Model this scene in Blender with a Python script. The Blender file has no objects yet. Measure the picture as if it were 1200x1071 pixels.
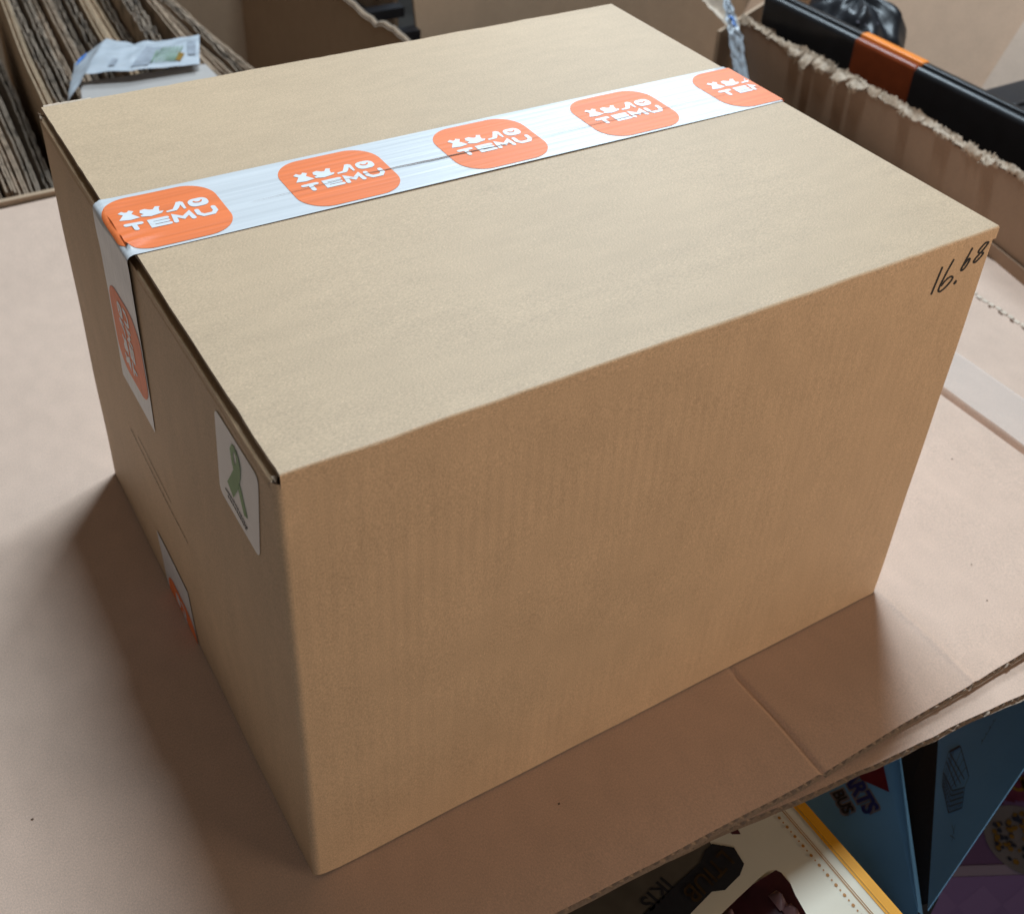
import bpy, math, random
from mathutils import Vector, Matrix, noise
random.seed(7)
SC = bpy.context.scene
COL = SC.collection
U = 0.45            # one box length in metres; all lengths below are in box lengths
W, H = .877, .6965  # box depth and height

# ------------------------------------------------------------------ camera
cd = bpy.data.cameras.new('camera')
cam = bpy.data.objects.new('camera', cd); COL.objects.link(cam)
R0 = Vector((.85348392, -.51922739, .04436341)); R1 = Vector((-.28331195, -.53377202, -.79675704)); R2 = Vector((.43737803, .66745063, -.60266916))
m = Matrix((R0, -R1, -R2)).transposed().to_4x4()
m.translation = Vector((-.25718517, -.78169855, 1.44422686)) * U
cam.matrix_world = m
cd.sensor_width = 36; cd.sensor_fit = 'HORIZONTAL'; cd.lens = 1377.956 / 1200 * 36
cd.shift_x = (600 - 599.0) / 1200; cd.shift_y = -(535.5 - 425.8) / 1200
cd.clip_start = .02; cd.clip_end = 60
cd.dof.use_dof = True; cd.dof.focus_distance = 1.45 * U; cd.dof.aperture_fstop = 13
SC.camera = cam

# ------------------------------------------------------------------ light
w = bpy.data.worlds.new('World'); SC.world = w; w.use_nodes = True
bg = w.node_tree.nodes['Background']; bg.inputs[0].default_value = (1.0, .78, .56, 1); bg.inputs[1].default_value = .062

def area(name, loc, target, sx, sy, power, col, long_dir=None):
    l = bpy.data.lights.new(name, 'AREA'); l.shape = 'RECTANGLE'; l.size = sx * U; l.size_y = sy * U; l.energy = power; l.color = col
    o = bpy.data.objects.new(name, l); COL.objects.link(o)
    loc = Vector(loc) * U; z = (loc - Vector(target) * U).normalized()
    x = Vector(long_dir) if long_dir else Vector((0, 0, 1)).cross(z)
    x = (x - z * x.dot(z)).normalized(); y = z.cross(x)
    mm = Matrix((x, y, z)).transposed().to_4x4(); mm.translation = loc; o.matrix_world = mm
    return o
area('strip_light', (1.5, 1.65, 5.4), (.5, .4, .4), 1.6, .32, 52, (.77, .93, 1.05), (1, 0, 0))
area('window_light', (4.1, 4.5, 4.4), (.5, .4, .4), 1.7, 1.5, 45, (.77, .93, 1.05))
rl = area('room_light', (3.2, -3.2, .80), (1.0, 0, 1.15), 2.0, .8, 3.1, (1.0, .76, .55)); rl.data.spread = math.radians(64)
area('added_fill_light', (-2.2, -4.2, 1.5), (.4, 0, .2), 1.8, 1.0, 6.0, (.92, .95, 1.0))  # added fill with no fixture behind it, lifts blue flap and left wall
SC.view_settings.view_transform = 'Standard'; SC.view_settings.look = 'None'
SC.view_settings.exposure = 0; SC.view_settings.gamma = 1

# ------------------------------------------------------------------ helpers
def obj(name, verts, faces, mat, parent=None, smooth=False):
    me = bpy.data.meshes.new(name)
    me.from_pydata([tuple(Vector(v) * U) for v in verts], [], faces); me.update()
    if smooth: me.polygons.foreach_set('use_smooth', [True] * len(me.polygons))
    o = bpy.data.objects.new(name, me); COL.objects.link(o)
    if mat: me.materials.append(mat)
    if parent: o.parent = parent
    return o
class MB:
    def __init__(s): s.v = []; s.f = []
    def add(s, vs, fs):
        n = len(s.v); s.v += [tuple(v) for v in vs]; s.f += [tuple(i + n for i in f) for f in fs]; return s
    def poly(s, pts): return s.add(pts, [tuple(range(len(pts)))])
    def grid(s, fn, nu, nv, flip=False):
        vs = [fn(i / nu, j / nv) for i in range(nu + 1) for j in range(nv + 1)]
        k = nv + 1
        fs = [(i*k+j, (i+1)*k+j, (i+1)*k+j+1, i*k+j+1) for i in range(nu) for j in range(nv)]
        if flip: fs = [f[::-1] for f in fs]
        return s.add(vs, fs)
    def box(s, a, b, M=None):
        vs = [Vector((x, y, z)) for x in (a[0], b[0]) for y in (a[1], b[1]) for z in (a[2], b[2])]
        if M: vs = [M @ v for v in vs]
        return s.add(vs, [(0,1,3,2),(4,6,7,5),(0,4,5,1),(2,3,7,6),(0,2,6,4),(1,5,7,3)])
    def slab(s, quad, n, t):
        """solid plate: four corners, pushed by -t along n"""
        q = [Vector(p) for p in quad]; n = Vector(n)
        return s.add(q + [p - n * t for p in q], [(0,1,2,3),(7,6,5,4),(0,4,5,1),(1,5,6,2),(2,6,7,3),(3,7,4,0)])
    def build(s, name, mat, parent=None, smooth=False): return obj(name, s.v, s.f, mat, parent, smooth)
def empty(name, loc=(0, 0, 0)):
    o = bpy.data.objects.new(name, None); o.location = Vector(loc) * U; o.empty_display_size = .02; COL.objects.link(o); return o
def tag(o, label=None, cat=None, group=None, kind=None):
    for k, v in (('label', label), ('category', cat), ('group', group), ('kind', kind)):
        if v: o[k] = v
    return o
def bevel(o, wd, seg=3):
    b = o.modifiers.new('bevel', 'BEVEL'); b.width = wd * U; b.segments = seg; b.limit_method = 'ANGLE'
    o.data.polygons.foreach_set('use_smooth', [True] * len(o.data.polygons)); wn = o.modifiers.new('wn', 'WEIGHTED_NORMAL'); return o
def N(x, y=0, z=0): return noise.noise(Vector((x, y, z)))
def ribbon(pts, wd, cap=4):
    """2-D outline of a stroke with round ends"""
    P = [Vector(p) for p in pts]; L = []; Rr = []; n = len(P); h = wd / 2
    for i, p in enumerate(P):
        a = (P[i] - P[i-1]).normalized() if i > 0 else (P[1] - P[0]).normalized()
        b = (P[i+1] - P[i]).normalized() if i < n - 1 else a
        t = (a + b).normalized() if (a + b).length > 1e-6 else a
        k = 1 / max(.5, t.dot(a)); nn = Vector((-t.y, t.x)) * h * k
        L.append(p + nn); Rr.append(p - nn)
    def arc(cn, d, sgn):
        a0 = math.atan2(d.y, d.x)
        return [cn + Vector((math.cos(a0 + sgn * math.pi * i / (cap + 1)), math.sin(a0 + sgn * math.pi * i / (cap + 1)))) * h for i in range(1, cap + 1)]
    out = L + arc(P[-1], L[-1] - P[-1], -1) + Rr[::-1] + arc(P[0], Rr[0] - P[0], -1)
    return out
def strokes(mb, lst, wd, fn):
    """each stroke laid as short quads plus round ends, mapped to 3-D by fn"""
    for k_, pts in enumerate(lst):
        mb.poly([fn(p.x, p.y) if k_ == 0 else fn(p.x, p.y, k_) for p in ribbon(pts, wd)])
def rrect(w_, h_, r, n=6):
    o = []
    for cx, cy, a in ((w_/2-r, h_/2-r, 0), (-w_/2+r, h_/2-r, 90), (-w_/2+r, -h_/2+r, 180), (w_/2-r, -h_/2+r, 270)):
        for i in range(n + 1):
            t = math.radians(a + 90 * i / n); o.append((cx + r * math.cos(t), cy + r * math.sin(t)))
    return o
def text_mesh(body, size, bold=0.0, shear=0.0, spacing=1.0):
    cu = bpy.data.curves.new('lettering', 'FONT'); cu.body = body; cu.size = size; cu.offset = bold; cu.shear = shear; cu.resolution_u = 3; cu.space_character = spacing
    o = bpy.data.objects.new('lettering', cu); COL.objects.link(o)
    me = o.evaluated_get(bpy.context.evaluated_depsgraph_get()).to_mesh()
    vs = [(v.co.x, v.co.y) for v in me.vertices]; fs = [tuple(p.vertices) for p in me.polygons]
    bpy.data.objects.remove(o); bpy.data.curves.remove(cu); return vs, fs

# ------------------------------------------------------------------ materials
def newmat(name):
    mt = bpy.data.materials.new(name); mt.use_nodes = True; nt = mt.node_tree
    return mt, nt, nt.nodes['Principled BSDF']
def nd(nt, t, **kw):
    n = nt.nodes.new(t)
    for k, v in kw.items(): setattr(n, k, v)
    return n
def card(name, col, aniso=(1, 3, 1), fine=620, amp=.13, blotch=.10, flute=None, flute_amp=.3, rough=.62, spec=.3, bump=.25, fleck=.35, dirt=0):
    """paper board: fine fibre grain, soft mottling, pale flecks, faint flute lines"""
    mt, nt, p = newmat(name); L = nt.links.new
    tc = nd(nt, 'ShaderNodeTexCoord'); mp = nd(nt, 'ShaderNodeMapping'); mp.inputs['Scale'].default_value = aniso
    L(tc.outputs['Object'], mp.inputs[0])
    a = nd(nt, 'ShaderNodeTexNoise'); a.inputs['Scale'].default_value = fine; a.inputs['Detail'].default_value = 4; a.inputs['Roughness'].default_value = .65; L(mp.outputs[0], a.inputs[0])
    b = nd(nt, 'ShaderNodeTexNoise'); b.inputs['Scale'].default_value = 38; b.inputs['Detail'].default_value = 5; L(mp.outputs[0], b.inputs[0])
    c3 = nd(nt, 'ShaderNodeTexNoise'); c3.inputs['Scale'].default_value = 6; c3.inputs['Detail'].default_value = 3; L(tc.outputs['Object'], c3.inputs[0])
    def mth(op, x, y):
        n = nd(nt, 'ShaderNodeMath', operation=op)
        for i, q in enumerate((x, y)):
            if isinstance(q, (int, float)): n.inputs[i].default_value = q
            else: L(q, n.inputs[i])
        return n.outputs[0]
    s = mth('MULTIPLY', mth('SUBTRACT', a.outputs[0], .5), amp * 4)
    s = mth('ADD', s, mth('MULTIPLY', mth('SUBTRACT', b.outputs[0], .5), blotch * 2))
    s = mth('ADD', s, mth('MULTIPLY', mth('SUBTRACT', c3.outputs[0], .5), blotch * 2))
    f = nd(nt, 'ShaderNodeTexNoise'); f.inputs['Scale'].default_value = fine * .55; f.inputs['Detail'].default_value = 2; L(mp.outputs[0], f.inputs[0])
    fr = nd(nt, 'ShaderNodeMapRange'); fr.inputs[1].default_value = .66; fr.inputs[2].default_value = .76; L(f.outputs[0], fr.inputs[0])
    s = mth('ADD', s, mth('MULTIPLY', fr.outputs[0], fleck * .5))
    hgt = a.outputs[0]
    if flute:
        ax, per = flute
        wv = nd(nt, 'ShaderNodeTexWave', wave_type='BANDS', bands_direction=ax); wv.inputs['Scale'].default_value = 1 / (per * U) / 3.183 ; wv.inputs['Distortion'].default_value = 1.2; wv.inputs['Detail'].default_value = 2; wv.inputs['Detail Scale'].default_value = 2
        L(tc.outputs['Object'], wv.inputs[0])
        pm_ = nd(nt, 'ShaderNodeTexNoise'); pm_.inputs['Scale'].default_value = 11; pm_.inputs['Detail'].default_value = 3; L(tc.outputs['Object'], pm_.inputs[0])
        pr_ = nd(nt, 'ShaderNodeMapRange'); pr_.inputs[1].default_value = .38; pr_.inputs[2].default_value = .66; L(pm_.outputs[0], pr_.inputs[0])
        wf = mth('MULTIPLY', wv.outputs['Fac'], pr_.outputs[0])
        hgt = mth('ADD', hgt, mth('MULTIPLY', wf, flute_amp * 4))
        s = mth('ADD', s, mth('MULTIPLY', mth('SUBTRACT', wf, .3), flute_amp * .10))
    if dirt:
        d1 = nd(nt, 'ShaderNodeTexNoise'); d1.inputs['Scale'].default_value = 55; d1.inputs['Detail'].default_value = 6; L(tc.outputs['Object'], d1.inputs[0])
        dr = nd(nt, 'ShaderNodeMapRange'); dr.inputs[1].default_value = .5; dr.inputs[2].default_value = .68; L(d1.outputs[0], dr.inputs[0])
        s = mth('SUBTRACT', s, mth('MULTIPLY', dr.outputs[0], dirt))
    s = mth('ADD', s, 1.0)
    mx = nd(nt, 'ShaderNodeVectorMath', operation='SCALE'); mx.inputs[0].default_value = col; L(s, mx.inputs['Scale'])
    L(mx.outputs[0], p.inputs['Base Color'])
    p.inputs['Roughness'].default_value = rough; p.inputs['Specular IOR Level'].default_value = spec
    bp = nd(nt, 'ShaderNodeBump'); bp.inputs['Strength'].default_value = bump; bp.inputs['Distance'].default_value = .0006; L(hgt, bp.inputs['Height']); L(bp.outputs[0], p.inputs['Normal'])
    return mt
def plain(name, col, rough=.5, spec=.4, amp=.06, scale=90, stretch=(1, 1, 1), bump=0, metal=0, dist=.001):
    mt, nt, p = newmat(name); L = nt.links.new
    tc = nd(nt, 'ShaderNodeTexCoord'); mp = nd(nt, 'ShaderNodeMapping'); mp.inputs['Scale'].default_value = stretch; L(tc.outputs['Object'], mp.inputs[0])
    a = nd(nt, 'ShaderNodeTexNoise'); a.inputs['Scale'].default_value = scale; a.inputs['Detail'].default_value = 5; L(mp.outputs[0], a.inputs[0])
    r = nd(nt, 'ShaderNodeMapRange'); r.inputs[1].default_value = .25; r.inputs[2].default_value = .75; r.inputs[3].default_value = 1 - amp; r.inputs[4].default_value = 1 + amp; L(a.outputs[0], r.inputs[0])
    mx = nd(nt, 'ShaderNodeVectorMath', operation='SCALE'); mx.inputs[0].default_value = col; L(r.outputs[0], mx.inputs['Scale']); L(mx.outputs[0], p.inputs['Base Color'])
    p.inputs['Roughness'].default_value = rough; p.inputs['Specular IOR Level'].default_value = spec; p.inputs['Metallic'].default_value = metal
    if bump:
        bp = nd(nt, 'ShaderNodeBump'); bp.inputs['Strength'].default_value = bump; bp.inputs['Distance'].default_value = dist; L(a.outputs[0], bp.inputs['Height']); L(bp.outputs[0], p.inputs['Normal'])
    return mt
KR = (.56, .395, .25)
M = {}
M['top'] = card('kraft_top', KR, (.8, 2.6, 1), 1000, .32, .10, fleck=.6, bump=.2, spec=.35, rough=.55)
M['side'] = card('kraft_side', KR, (1.5, 1.5, .8), 900, .24, .12, flute=('X', .0165), flute_amp=.30, fleck=.4)
M['sidel'] = card('kraft_end', KR, (1.5, 1.5, .8), 900, .18, .08, fleck=.2)
M['sheet'] = card('pinkish_sheet', (.64, .465, .365), (1.6, 1, 1), 760, .20, .10, fleck=.3, rough=.6, bump=.15)
M['sheet_edge'] = card('sheet_edge', (.44, .335, .255), (1, 1, 1), 600, .2, .15)
M['torn'] = card('torn_paper', (.66, .54, .43), (1, 1, 1), 300, .15, .2, bump=.6)
M['torn2'] = card('torn_kraft', (.46, .345, .25), (1, 1, 1), 300, .3, .3, bump=.6)
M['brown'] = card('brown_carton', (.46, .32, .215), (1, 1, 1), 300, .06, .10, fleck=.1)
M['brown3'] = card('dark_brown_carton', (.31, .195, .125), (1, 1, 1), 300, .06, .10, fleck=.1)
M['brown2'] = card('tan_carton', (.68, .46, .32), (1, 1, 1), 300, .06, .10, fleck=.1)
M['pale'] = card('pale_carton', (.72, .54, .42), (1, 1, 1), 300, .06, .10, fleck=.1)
M['old'] = card('weathered_board', (.46, .335, .24), (1, 4, 1), 240, .2, .25, dirt=.55, bump=.6)
M['old2'] = card('weathered_dark_board', (.32, .245, .185), (1, 4, 1), 240, .2, .3, dirt=.75, bump=.6)
M['old3'] = card('clean_board', (.58, .42, .28), (1, 4, 1), 240, .18, .2, dirt=.2, bump=.4)
M['grey'] = card('grey_board', (.46, .42, .395), (1, 1, 1), 400, .04, .06, fleck=0)
M['tape'] = plain('white_tape', (.66, .665, .68), .38, .45, .10, 70, (.09, 4, 1), .5)
M['orange'] = plain('orange_print', (.88, .205, .058), .5, .35, .13, 80, (.09, 4, 1), .5)
M['print_white'] = plain('print_white', (.76, .77, .79), .4, .45, .03, 70, (.15, 3, 1), .1)
M['crease'] = plain('slit_and_crease_shade', (.16, .09, .06), .7, .2)
M['label'] = plain('label_white', (.88, .84, .81), .55, .3, .03, 90)
M['green'] = plain('ribbon_green', (.23, .37, .17), .55, .3, .10, 120)
M['ink'] = plain('ink', (.022, .022, .026), .5, .3, .15, 300)
M['fadeink'] = plain('faded_ink', (.15, .11, .08), .7, .2, .2, 300)
M['black'] = plain('black_coating', (.012, .012, .014), .36, .5, .25, 40, (1, 1, 1), .3)
M['blackshade'] = plain('black_plastic', (.016, .017, .021), .35, .5, .2, 40, (1, 1, 1), .15)
M['band'] = plain('orange_band', (.24, .045, .012), .35, .5, .15, 60)
M['floor'] = plain('floor', (.10, .095, .09), .8, .2, .3, 8, (1, 1, 1), .2)
M['cream'] = plain('cream_card', (.78, .72, .58), .35, .5, .04, 30)
M['gold'] = plain('gold_print', (.80, .36, .02), .35, .5, .06, 60)
M['amber'] = plain('amber_print', (.45, .20, .04), .4, .5, .06, 60)
M['dimgold'] = plain('dim_gold_print', (.05, .028, .010), .5, .3, .5, 200)
M['maroon'] = plain('maroon_print', (.07, .012, .022), .4, .5, .5, 60)
M['mauve'] = plain('mauve_print', (.28, .15, .15), .4, .5, .3, 60)
M['navy'] = plain('navy_print', (.03, .04, .07), .4, .5, .2, 60)
M['blue'] = plain('blue_card', (.15, .41, .80), .42, .4, .10, 14, (1, 1, 1), .1)
M['bluelogo'] = plain('logo_blue', (.015, .03, .20), .4, .4, .1)
M['logogrey'] = plain('logo_pale', (.24, .23, .28), .4, .4, .1)
M['red'] = plain('red_print', (.14, .005, .018), .4, .4, .1)
M['purple'] = plain('purple_card', (.23, .135, .29), .42, .4, .10, 10)
M['purplelight'] = plain('purple_light', (.26, .155, .32), .42, .4, .05, 10)
M['lilac'] = plain('lilac_card', (.36, .29, .38), .42, .4, .08, 10)
M['pink'] = plain('pink_print', (.20, .04, .085), .42, .4, .5, 40)
M['yellow'] = plain('yellow_print', (.30, .17, .03), .42, .4, .2, 40)
M['bowl'] = plain('bowl_print', (.26, .24, .25), .42, .4, .1, 40)
M['silver'] = plain('pale_plastic', (.50, .54, .59), .25, .6, .12, 50, (1, 1, 1), .5)
M['leaf'] = plain('leaf_print', (.22, .33, .22), .3, .5, .3, 120)
M['greyprint'] = plain('grey_print', (.34, .37, .42), .3, .5, .25, 120)
M['bluedot'] = plain('blue_print', (.10, .28, .75), .3, .5, .1)
def clear_tape(name):
    mt, nt, p = newmat(name)
    p.inputs['Base Color'].default_value = (.86, .83, .80, 1); p.inputs['Roughness'].default_value = .24; p.inputs['Alpha'].default_value = .26; p.inputs['Specular IOR Level'].default_value = .5
    tc = nd(nt, 'ShaderNodeTexCoord'); a = nd(nt, 'ShaderNodeTexNoise'); a.inputs['Scale'].default_value = 60; nt.links.new(tc.outputs['Object'], a.inputs[0])
    bp = nd(nt, 'ShaderNodeBump'); bp.inputs['Strength'].default_value = .5; bp.inputs['Distance'].default_value = .001; nt.links.new(a.outputs[0], bp.inputs['Height']); nt.links.new(bp.outputs[0], p.inputs['Normal'])
    return mt
M['clear'] = clear_tape('clear_tape')

# ------------------------------------------------------------------ setting
fl = MB().grid(lambda a, b: (-7 + 16 * a, -7 + 16 * b, -1.9), 8, 8).build('floor', M['floor']); fl['kind'] = 'structure'

# ------------------------------------------------------------------ flattened carton the box stands on
bed = empty('flattened_carton', (0, 0, 0))
tag(bed, 'pinkish brown flattened cardboard carton lying under the big taped box', 'cardboard')
def yfront(x): return -.183 - .048 * min(.48, max(0, x - .15)) + .004 * N(x * 4, 3) + .0022 * N(x * 38, 9)
def zsheet(x, y):
    z = .0035 * N(x * 2.2, y * 2.2, 5) * min(1, max(0, -.3 - x) * 4 + max(0, x - 1.1) * 4 + max(0, y - 1))
    for xc, dp, wd in ((.686, -.0042, .0045), (1.003, .0022, .006), (1.508, -.022, .0038)):
        if y < .0 or xc > 1.2 : z += dp * math.exp(-((x - xc - .004 * N(y * 9, xc)) / wd) ** 2)
    if x > 1.12: z += .006 * min(1, (x - 1.12) / .5)
    if x > 1.515: z += .006
    if y < -.1: z -= .005 * ((-.1 - y) / .1) ** 2
    return z
xs = sorted(set([round(-1.15 + .05 * i, 4) for i in range(64)] + [round(xc + d * .0025, 4) for xc in (.686, 1.003, 1.508) for d in range(-5, 6)]))
xs = [x for x in xs if x <= 2.0]
def sheet_grid(z_off, shrink=0):
    mb = MB(); nx = len(xs) - 1; ny = 46
    def fn(a, b):
        x = xs[round(a * nx)]; y0 = yfront(x) + shrink; t = b ** 1.3; y = y0 + (1.905 - y0) * t
        return (x, y, zsheet(x, y) + z_off)
    return mb.grid(fn, nx, ny)
sheet_grid(0).build('top_liner', M['sheet'], bed, True)
sheet_grid(-.0085, -.0035).build('bottom_liner', M['sheet_edge'], bed, True)
def flute(xa, xb, yf, zc, zh, per, depth, name, parent):
    mb = MB(); n = int((xb - xa) / per * 8)
    def fn(a, b):
        x = xa + (xb - xa) * a; y = yf(x) - .0015 + depth * b + .0032 * N(x * 45, 2) + .0022 * N(x * 190, 5)
        return (x, y, zc(x, y) + zh * (.75 + .5 * N(x * 12, 4)) * math.sin(2 * math.pi * (x - xa) / per + 2.6 * N(x * 22, 8)))
    return mb.grid(fn, n, 1).build(name, M['sheet_edge'], parent, True)
flute(-1.15, 2.0, yfront, lambda x, y: zsheet(x, y) - .00425, .0036, .0165, .03, 'flute', bed)
# lower flap, bent down and sticking out on the right
LOWP = [(-.2, -.165), (.24, -.178), (.42, -.194), (.556, -.206), (.66, -.219), (.80, -.232), (.89, -.238), (1.08, -.254), (1.4, -.285), (2.1, -.34)]
def ylow(x):
    for (a, ya), (b, yb) in zip(LOWP, LOWP[1:]):
        if x <= b: return ya + (yb - ya) * (x - a) / (b - a) + .0015 * N(x * 9, 7) + .0022 * N(x * 50, 1)
    return -.34
def zlow(x, y): return -.0125 - .010 * min(1, max(0, x - .35) / .8) ** 1.1 + .0012 * N(x * 8, y * 8, 2)
lo = MB()
lo.grid(lambda a, b: (.0 + 2.0 * a, (lambda y0: y0 + (.35 - y0) * b)(ylow(2.0 * a)), zlow(2.0 * a, ylow(2.0*a) + b * (.35 - ylow(2.0*a)))), 70, 12)
lo.build('lower_flap', M['sheet'], bed, True)
lo2 = MB().grid(lambda a, b: (2.0 * a, (lambda y0: y0 + (.35 - y0) * b)(ylow(2.0 * a) - .0035 + .0025 * N(a * 160, 4)), zlow(2.0 * a, ylow(2.0*a) + b * (.35 - ylow(2.0*a))) - .0085), 70, 4)
lo2.build('lower_flap_liner', M['sheet_edge'], bed, True)
flute(.0, 2.0, ylow, lambda x, y: zlow(x, y) - .00425, .0036, .0165, .03, 'lower_flute', bed)
# clear tape along the fold, perforated tear line
ct = MB().grid(lambda a, b: (1.513 + .115 * a + .004 * N(b * 8, 1), -.22 + 1.9 * b, zsheet(1.52 + .108 * a, .3) + .0032 + .0018 * N(a * 5, b * 26)), 8, 60)
ct.build('clear_tape', M['clear'], bed, True)
tl = MB()
for i in range(60):
    y = -.1 + .018 * i; x = 1.845 + .006 * N(i * .7) + .03 * (y - .5); h = .009 * random.random() ** 1.2
    tl.grid(lambda a, b: (x + .010 * a - .005, y + .014 * b, zsheet(x, y) + .0015 + h * math.sin(math.pi * a) * (.5 + .5 * math.sin(math.pi * b))), 3, 2)
tag(tl.build('tear_line', M['torn'], bed, True), kind='stuff')
tg = MB()
for i in range(34):
    y = -.1 + .032 * i; x = 1.834 + .03 * (y - .5) + .006 * N(i * .7, 5); l = .010 + .010 * random.random()
    tg.poly([(x, y, zsheet(x, y) + .0014), (x + .006, y + .003, zsheet(x, y) + .0014), (x + .007, y + l, zsheet(x, y) + .0014), (x + .001, y + l * .8, zsheet(x, y) + .0014)])
tag(tg.build('tear_slit', M['crease'], bed), kind='stuff')

random.seed(17)
cb0 = MB()
for i in range(26):
    x = random.uniform(-.6, 1.9); y = random.uniform(-.15, 1.5)
    if -.02 < x < 1.03 and -.02 < y < .9: continue
    sz = random.choice((.0010, .0014, .0020)); p = Vector((x, y, zsheet(x, y) + .0012)); an = random.random() * 6.28
    q = [p + Vector((math.cos(an + t) * sz * random.uniform(.5, 1.4), math.sin(an + t) * sz * random.uniform(.5, 1.4), 0)) for t in (0, 1.6, 3.1, 4.7)] + [p + Vector((0, 0, sz * .7))]
    cb0.add(q, [(0, 1, 4), (1, 2, 4), (2, 3, 4), (3, 0, 4)])
tag(cb0.build('paper_crumbs', M['fadeink']), 'tiny dark paper crumbs scattered on the flattened cardboard', kind='stuff')
# support carton hidden under the sheet
sup = MB().box((.05, .12, -1.9), (1.45, 1.75, -.062)).build('support_carton', M['brown'])
tag(sup, 'plain brown carton in shadow beneath the flattened cardboard', 'carton')

# ------------------------------------------------------------------ the taped box
bx = empty('taped_box', (0, 0, 0))
tag(bx, 'large kraft cardboard box sealed with white and orange logo tape', 'cardboard box')
rc = .010
def zt(x, y):   # height of the wall's top, lower along the open left end
    return H - .012
def bulge(x, y, z):
    """walls swell a little, scores wander a little"""
    k = math.sin(math.pi * min(1, max(0, z / H)))
    if y < .012: y -= .0045 * k * math.sin(math.pi * min(1, max(0, x))) + .0010 * N(x * 7, z * 7)
    if x < .012: x -= .0035 * k * math.sin(math.pi * min(1, max(0, y / W))) + .0010 * N(y * 7, z * 7, 4)
    return x, y, z
per = []
def arcp(cx, cy, a0):
    return [(cx + rc * math.cos(math.radians(a0 + 90 * i / 6)), cy + rc * math.sin(math.radians(a0 + 90 * i / 6))) for i in range(7)]
def seg(a, b, n): return [(a[0] + (b[0] - a[0]) * i / n, a[1] + (b[1] - a[1]) * i / n) for i in range(1, n)]
A4 = [arcp(rc, rc, 180), arcp(1 - rc, rc, 270), arcp(1 - rc, W - rc, 0), arcp(rc, W - rc, 90)]
for i in range(4): per += A4[i] + seg(A4[i][-1], A4[(i + 1) % 4][0], 40)
zz = [.0022, .005] + [(H - .012) * i / 30 for i in range(1, 31)]
sh = MB(); n = len(per)
for (x, y) in per:
    for z in zz:
        zc = z
        if z == zz[0] and .004 < x < .03 and y < .004: zc = .006      # crushed notch at the near foot
        sh.v.append(bulge(x, y, zc))
k = len(zz)
sh.f = [(i*k+j, ((i+1)%n)*k+j, ((i+1)%n)*k+j+1, i*k+j+1) for i in range(n) for j in range(k-1)]
body = sh.build('box_wall', M['side'], bx, True); body.modifiers.new('wn', 'WEIGHTED_NORMAL')
# minor flap folded under on the left end: rounded score, then flat
def minor(a, b):
    y = .012 + (W - .024) * b
    dip = .0035 * math.sin(math.pi * b) - .003 * max(0, b - .8) / .2
    if a < .5:
        t = a / .5 * math.pi / 2; x = .008 * (1 - math.cos(t)); z = H - .021 - dip + .008 * math.sin(t)
    else: x = .008 + .2 * (a - .5) * 2; z = H - .013 - dip
    if a == 0: z = H - .024
    x0 = bulge(0, y, H - .012)[0]
    return (x + x0 - .0008, y, z + .0006 * N(y * 30, 8))
MB().grid(minor, 12, 60).build('minor_flap', M['sidel'], bx, True)
# front flap with its rolled score, and the back flap
YS = .494
def fold_noise(x): return .0014 * N(x * 14, 1) + .0008 * N(x * 45, 3)
x0f, x1f = .0065, .9985
RF = .0032
def front_flap(a, b):
    x = x0f + (x1f - x0f) * a; r = RF; yb = bulge(x, 0, H - .03)[1] - .0005
    if b < .1: y = yb; z = H - .018 + (.018 - r) * b / .1
    elif b < .4:
        t = (b - .1) / .3 * math.pi / 2; y = yb + (r - yb) * (1 - math.cos(t)); z = H - r + r * math.sin(t)
    else: y = r + (YS - .0008 - r) * ((b - .4) / .6) ** 1.4; z = H - .0035 * math.sin(math.pi * min(1, y / YS)) * math.sin(math.pi * a)
    return (x + .0012 * N(y * 40, 5) * (a < .01), y, z + fold_noise(x) * math.exp(-((y - .004) / .02) ** 2) * (b > .15))
def flap_from(fn, nu, nv, name):
    mb = MB().grid(fn, nu, nv, True)
    def under(a, b):
        x, y, z = fn(a, b); return (x, y + (.006 if b < .2 else 0), z - .0060)
    mb.build(name, M['top'], bx, True)
    return under
un = flap_from(front_flap, 60, 30, 'front_flap')
ed = MB()
ed.grid(lambda a, b: (lambda p, q: (p[0] + .0002, p[1], p[2] + (q[2] - p[2]) * a))(front_flap(0, .35 + .65 * b), un(0, .35 + .65 * b)), 1, 40)
ed.grid(lambda a, b: (x0f + .001 + .03 * a, .012 + (YS - .02) * b, H - .0045 + .0032 * math.sin(b * (YS - .02) / .0165 * 6.283)), 1, 220)
ed.build('front_flap_edge', M['sheet_edge'], bx)
def back_flap(a, b):
    x = .0065 + .992 * a; r = .0045
    if b > .6:
        t = (1 - b) / .4 * math.pi / 2; y = W - r * (1 - math.cos(t)); z = H - r + r * math.sin(t) - .0006
    else: y = YS + .0008 + (W - r - YS - .0008) * b / .6; z = H - .0006
    lift = .002 * math.exp(-((x) / .15) ** 2) * b
    return (x + .001 * N(y * 40, 7) * (a < .01), y, z + lift + fold_noise(x + 7) * math.exp(-((y - W + .008) / .02) ** 2))
un2 = flap_from(back_flap, 60, 30, 'back_flap')
MB().grid(lambda a, b: (lambda p, q: (p[0] + .0002, p[1], p[2] + (q[2] - p[2]) * a))(back_flap(0, .65 * b), un2(0, .65 * b)), 1, 40).build('back_flap_edge', M['sheet_edge'], bx)
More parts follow.
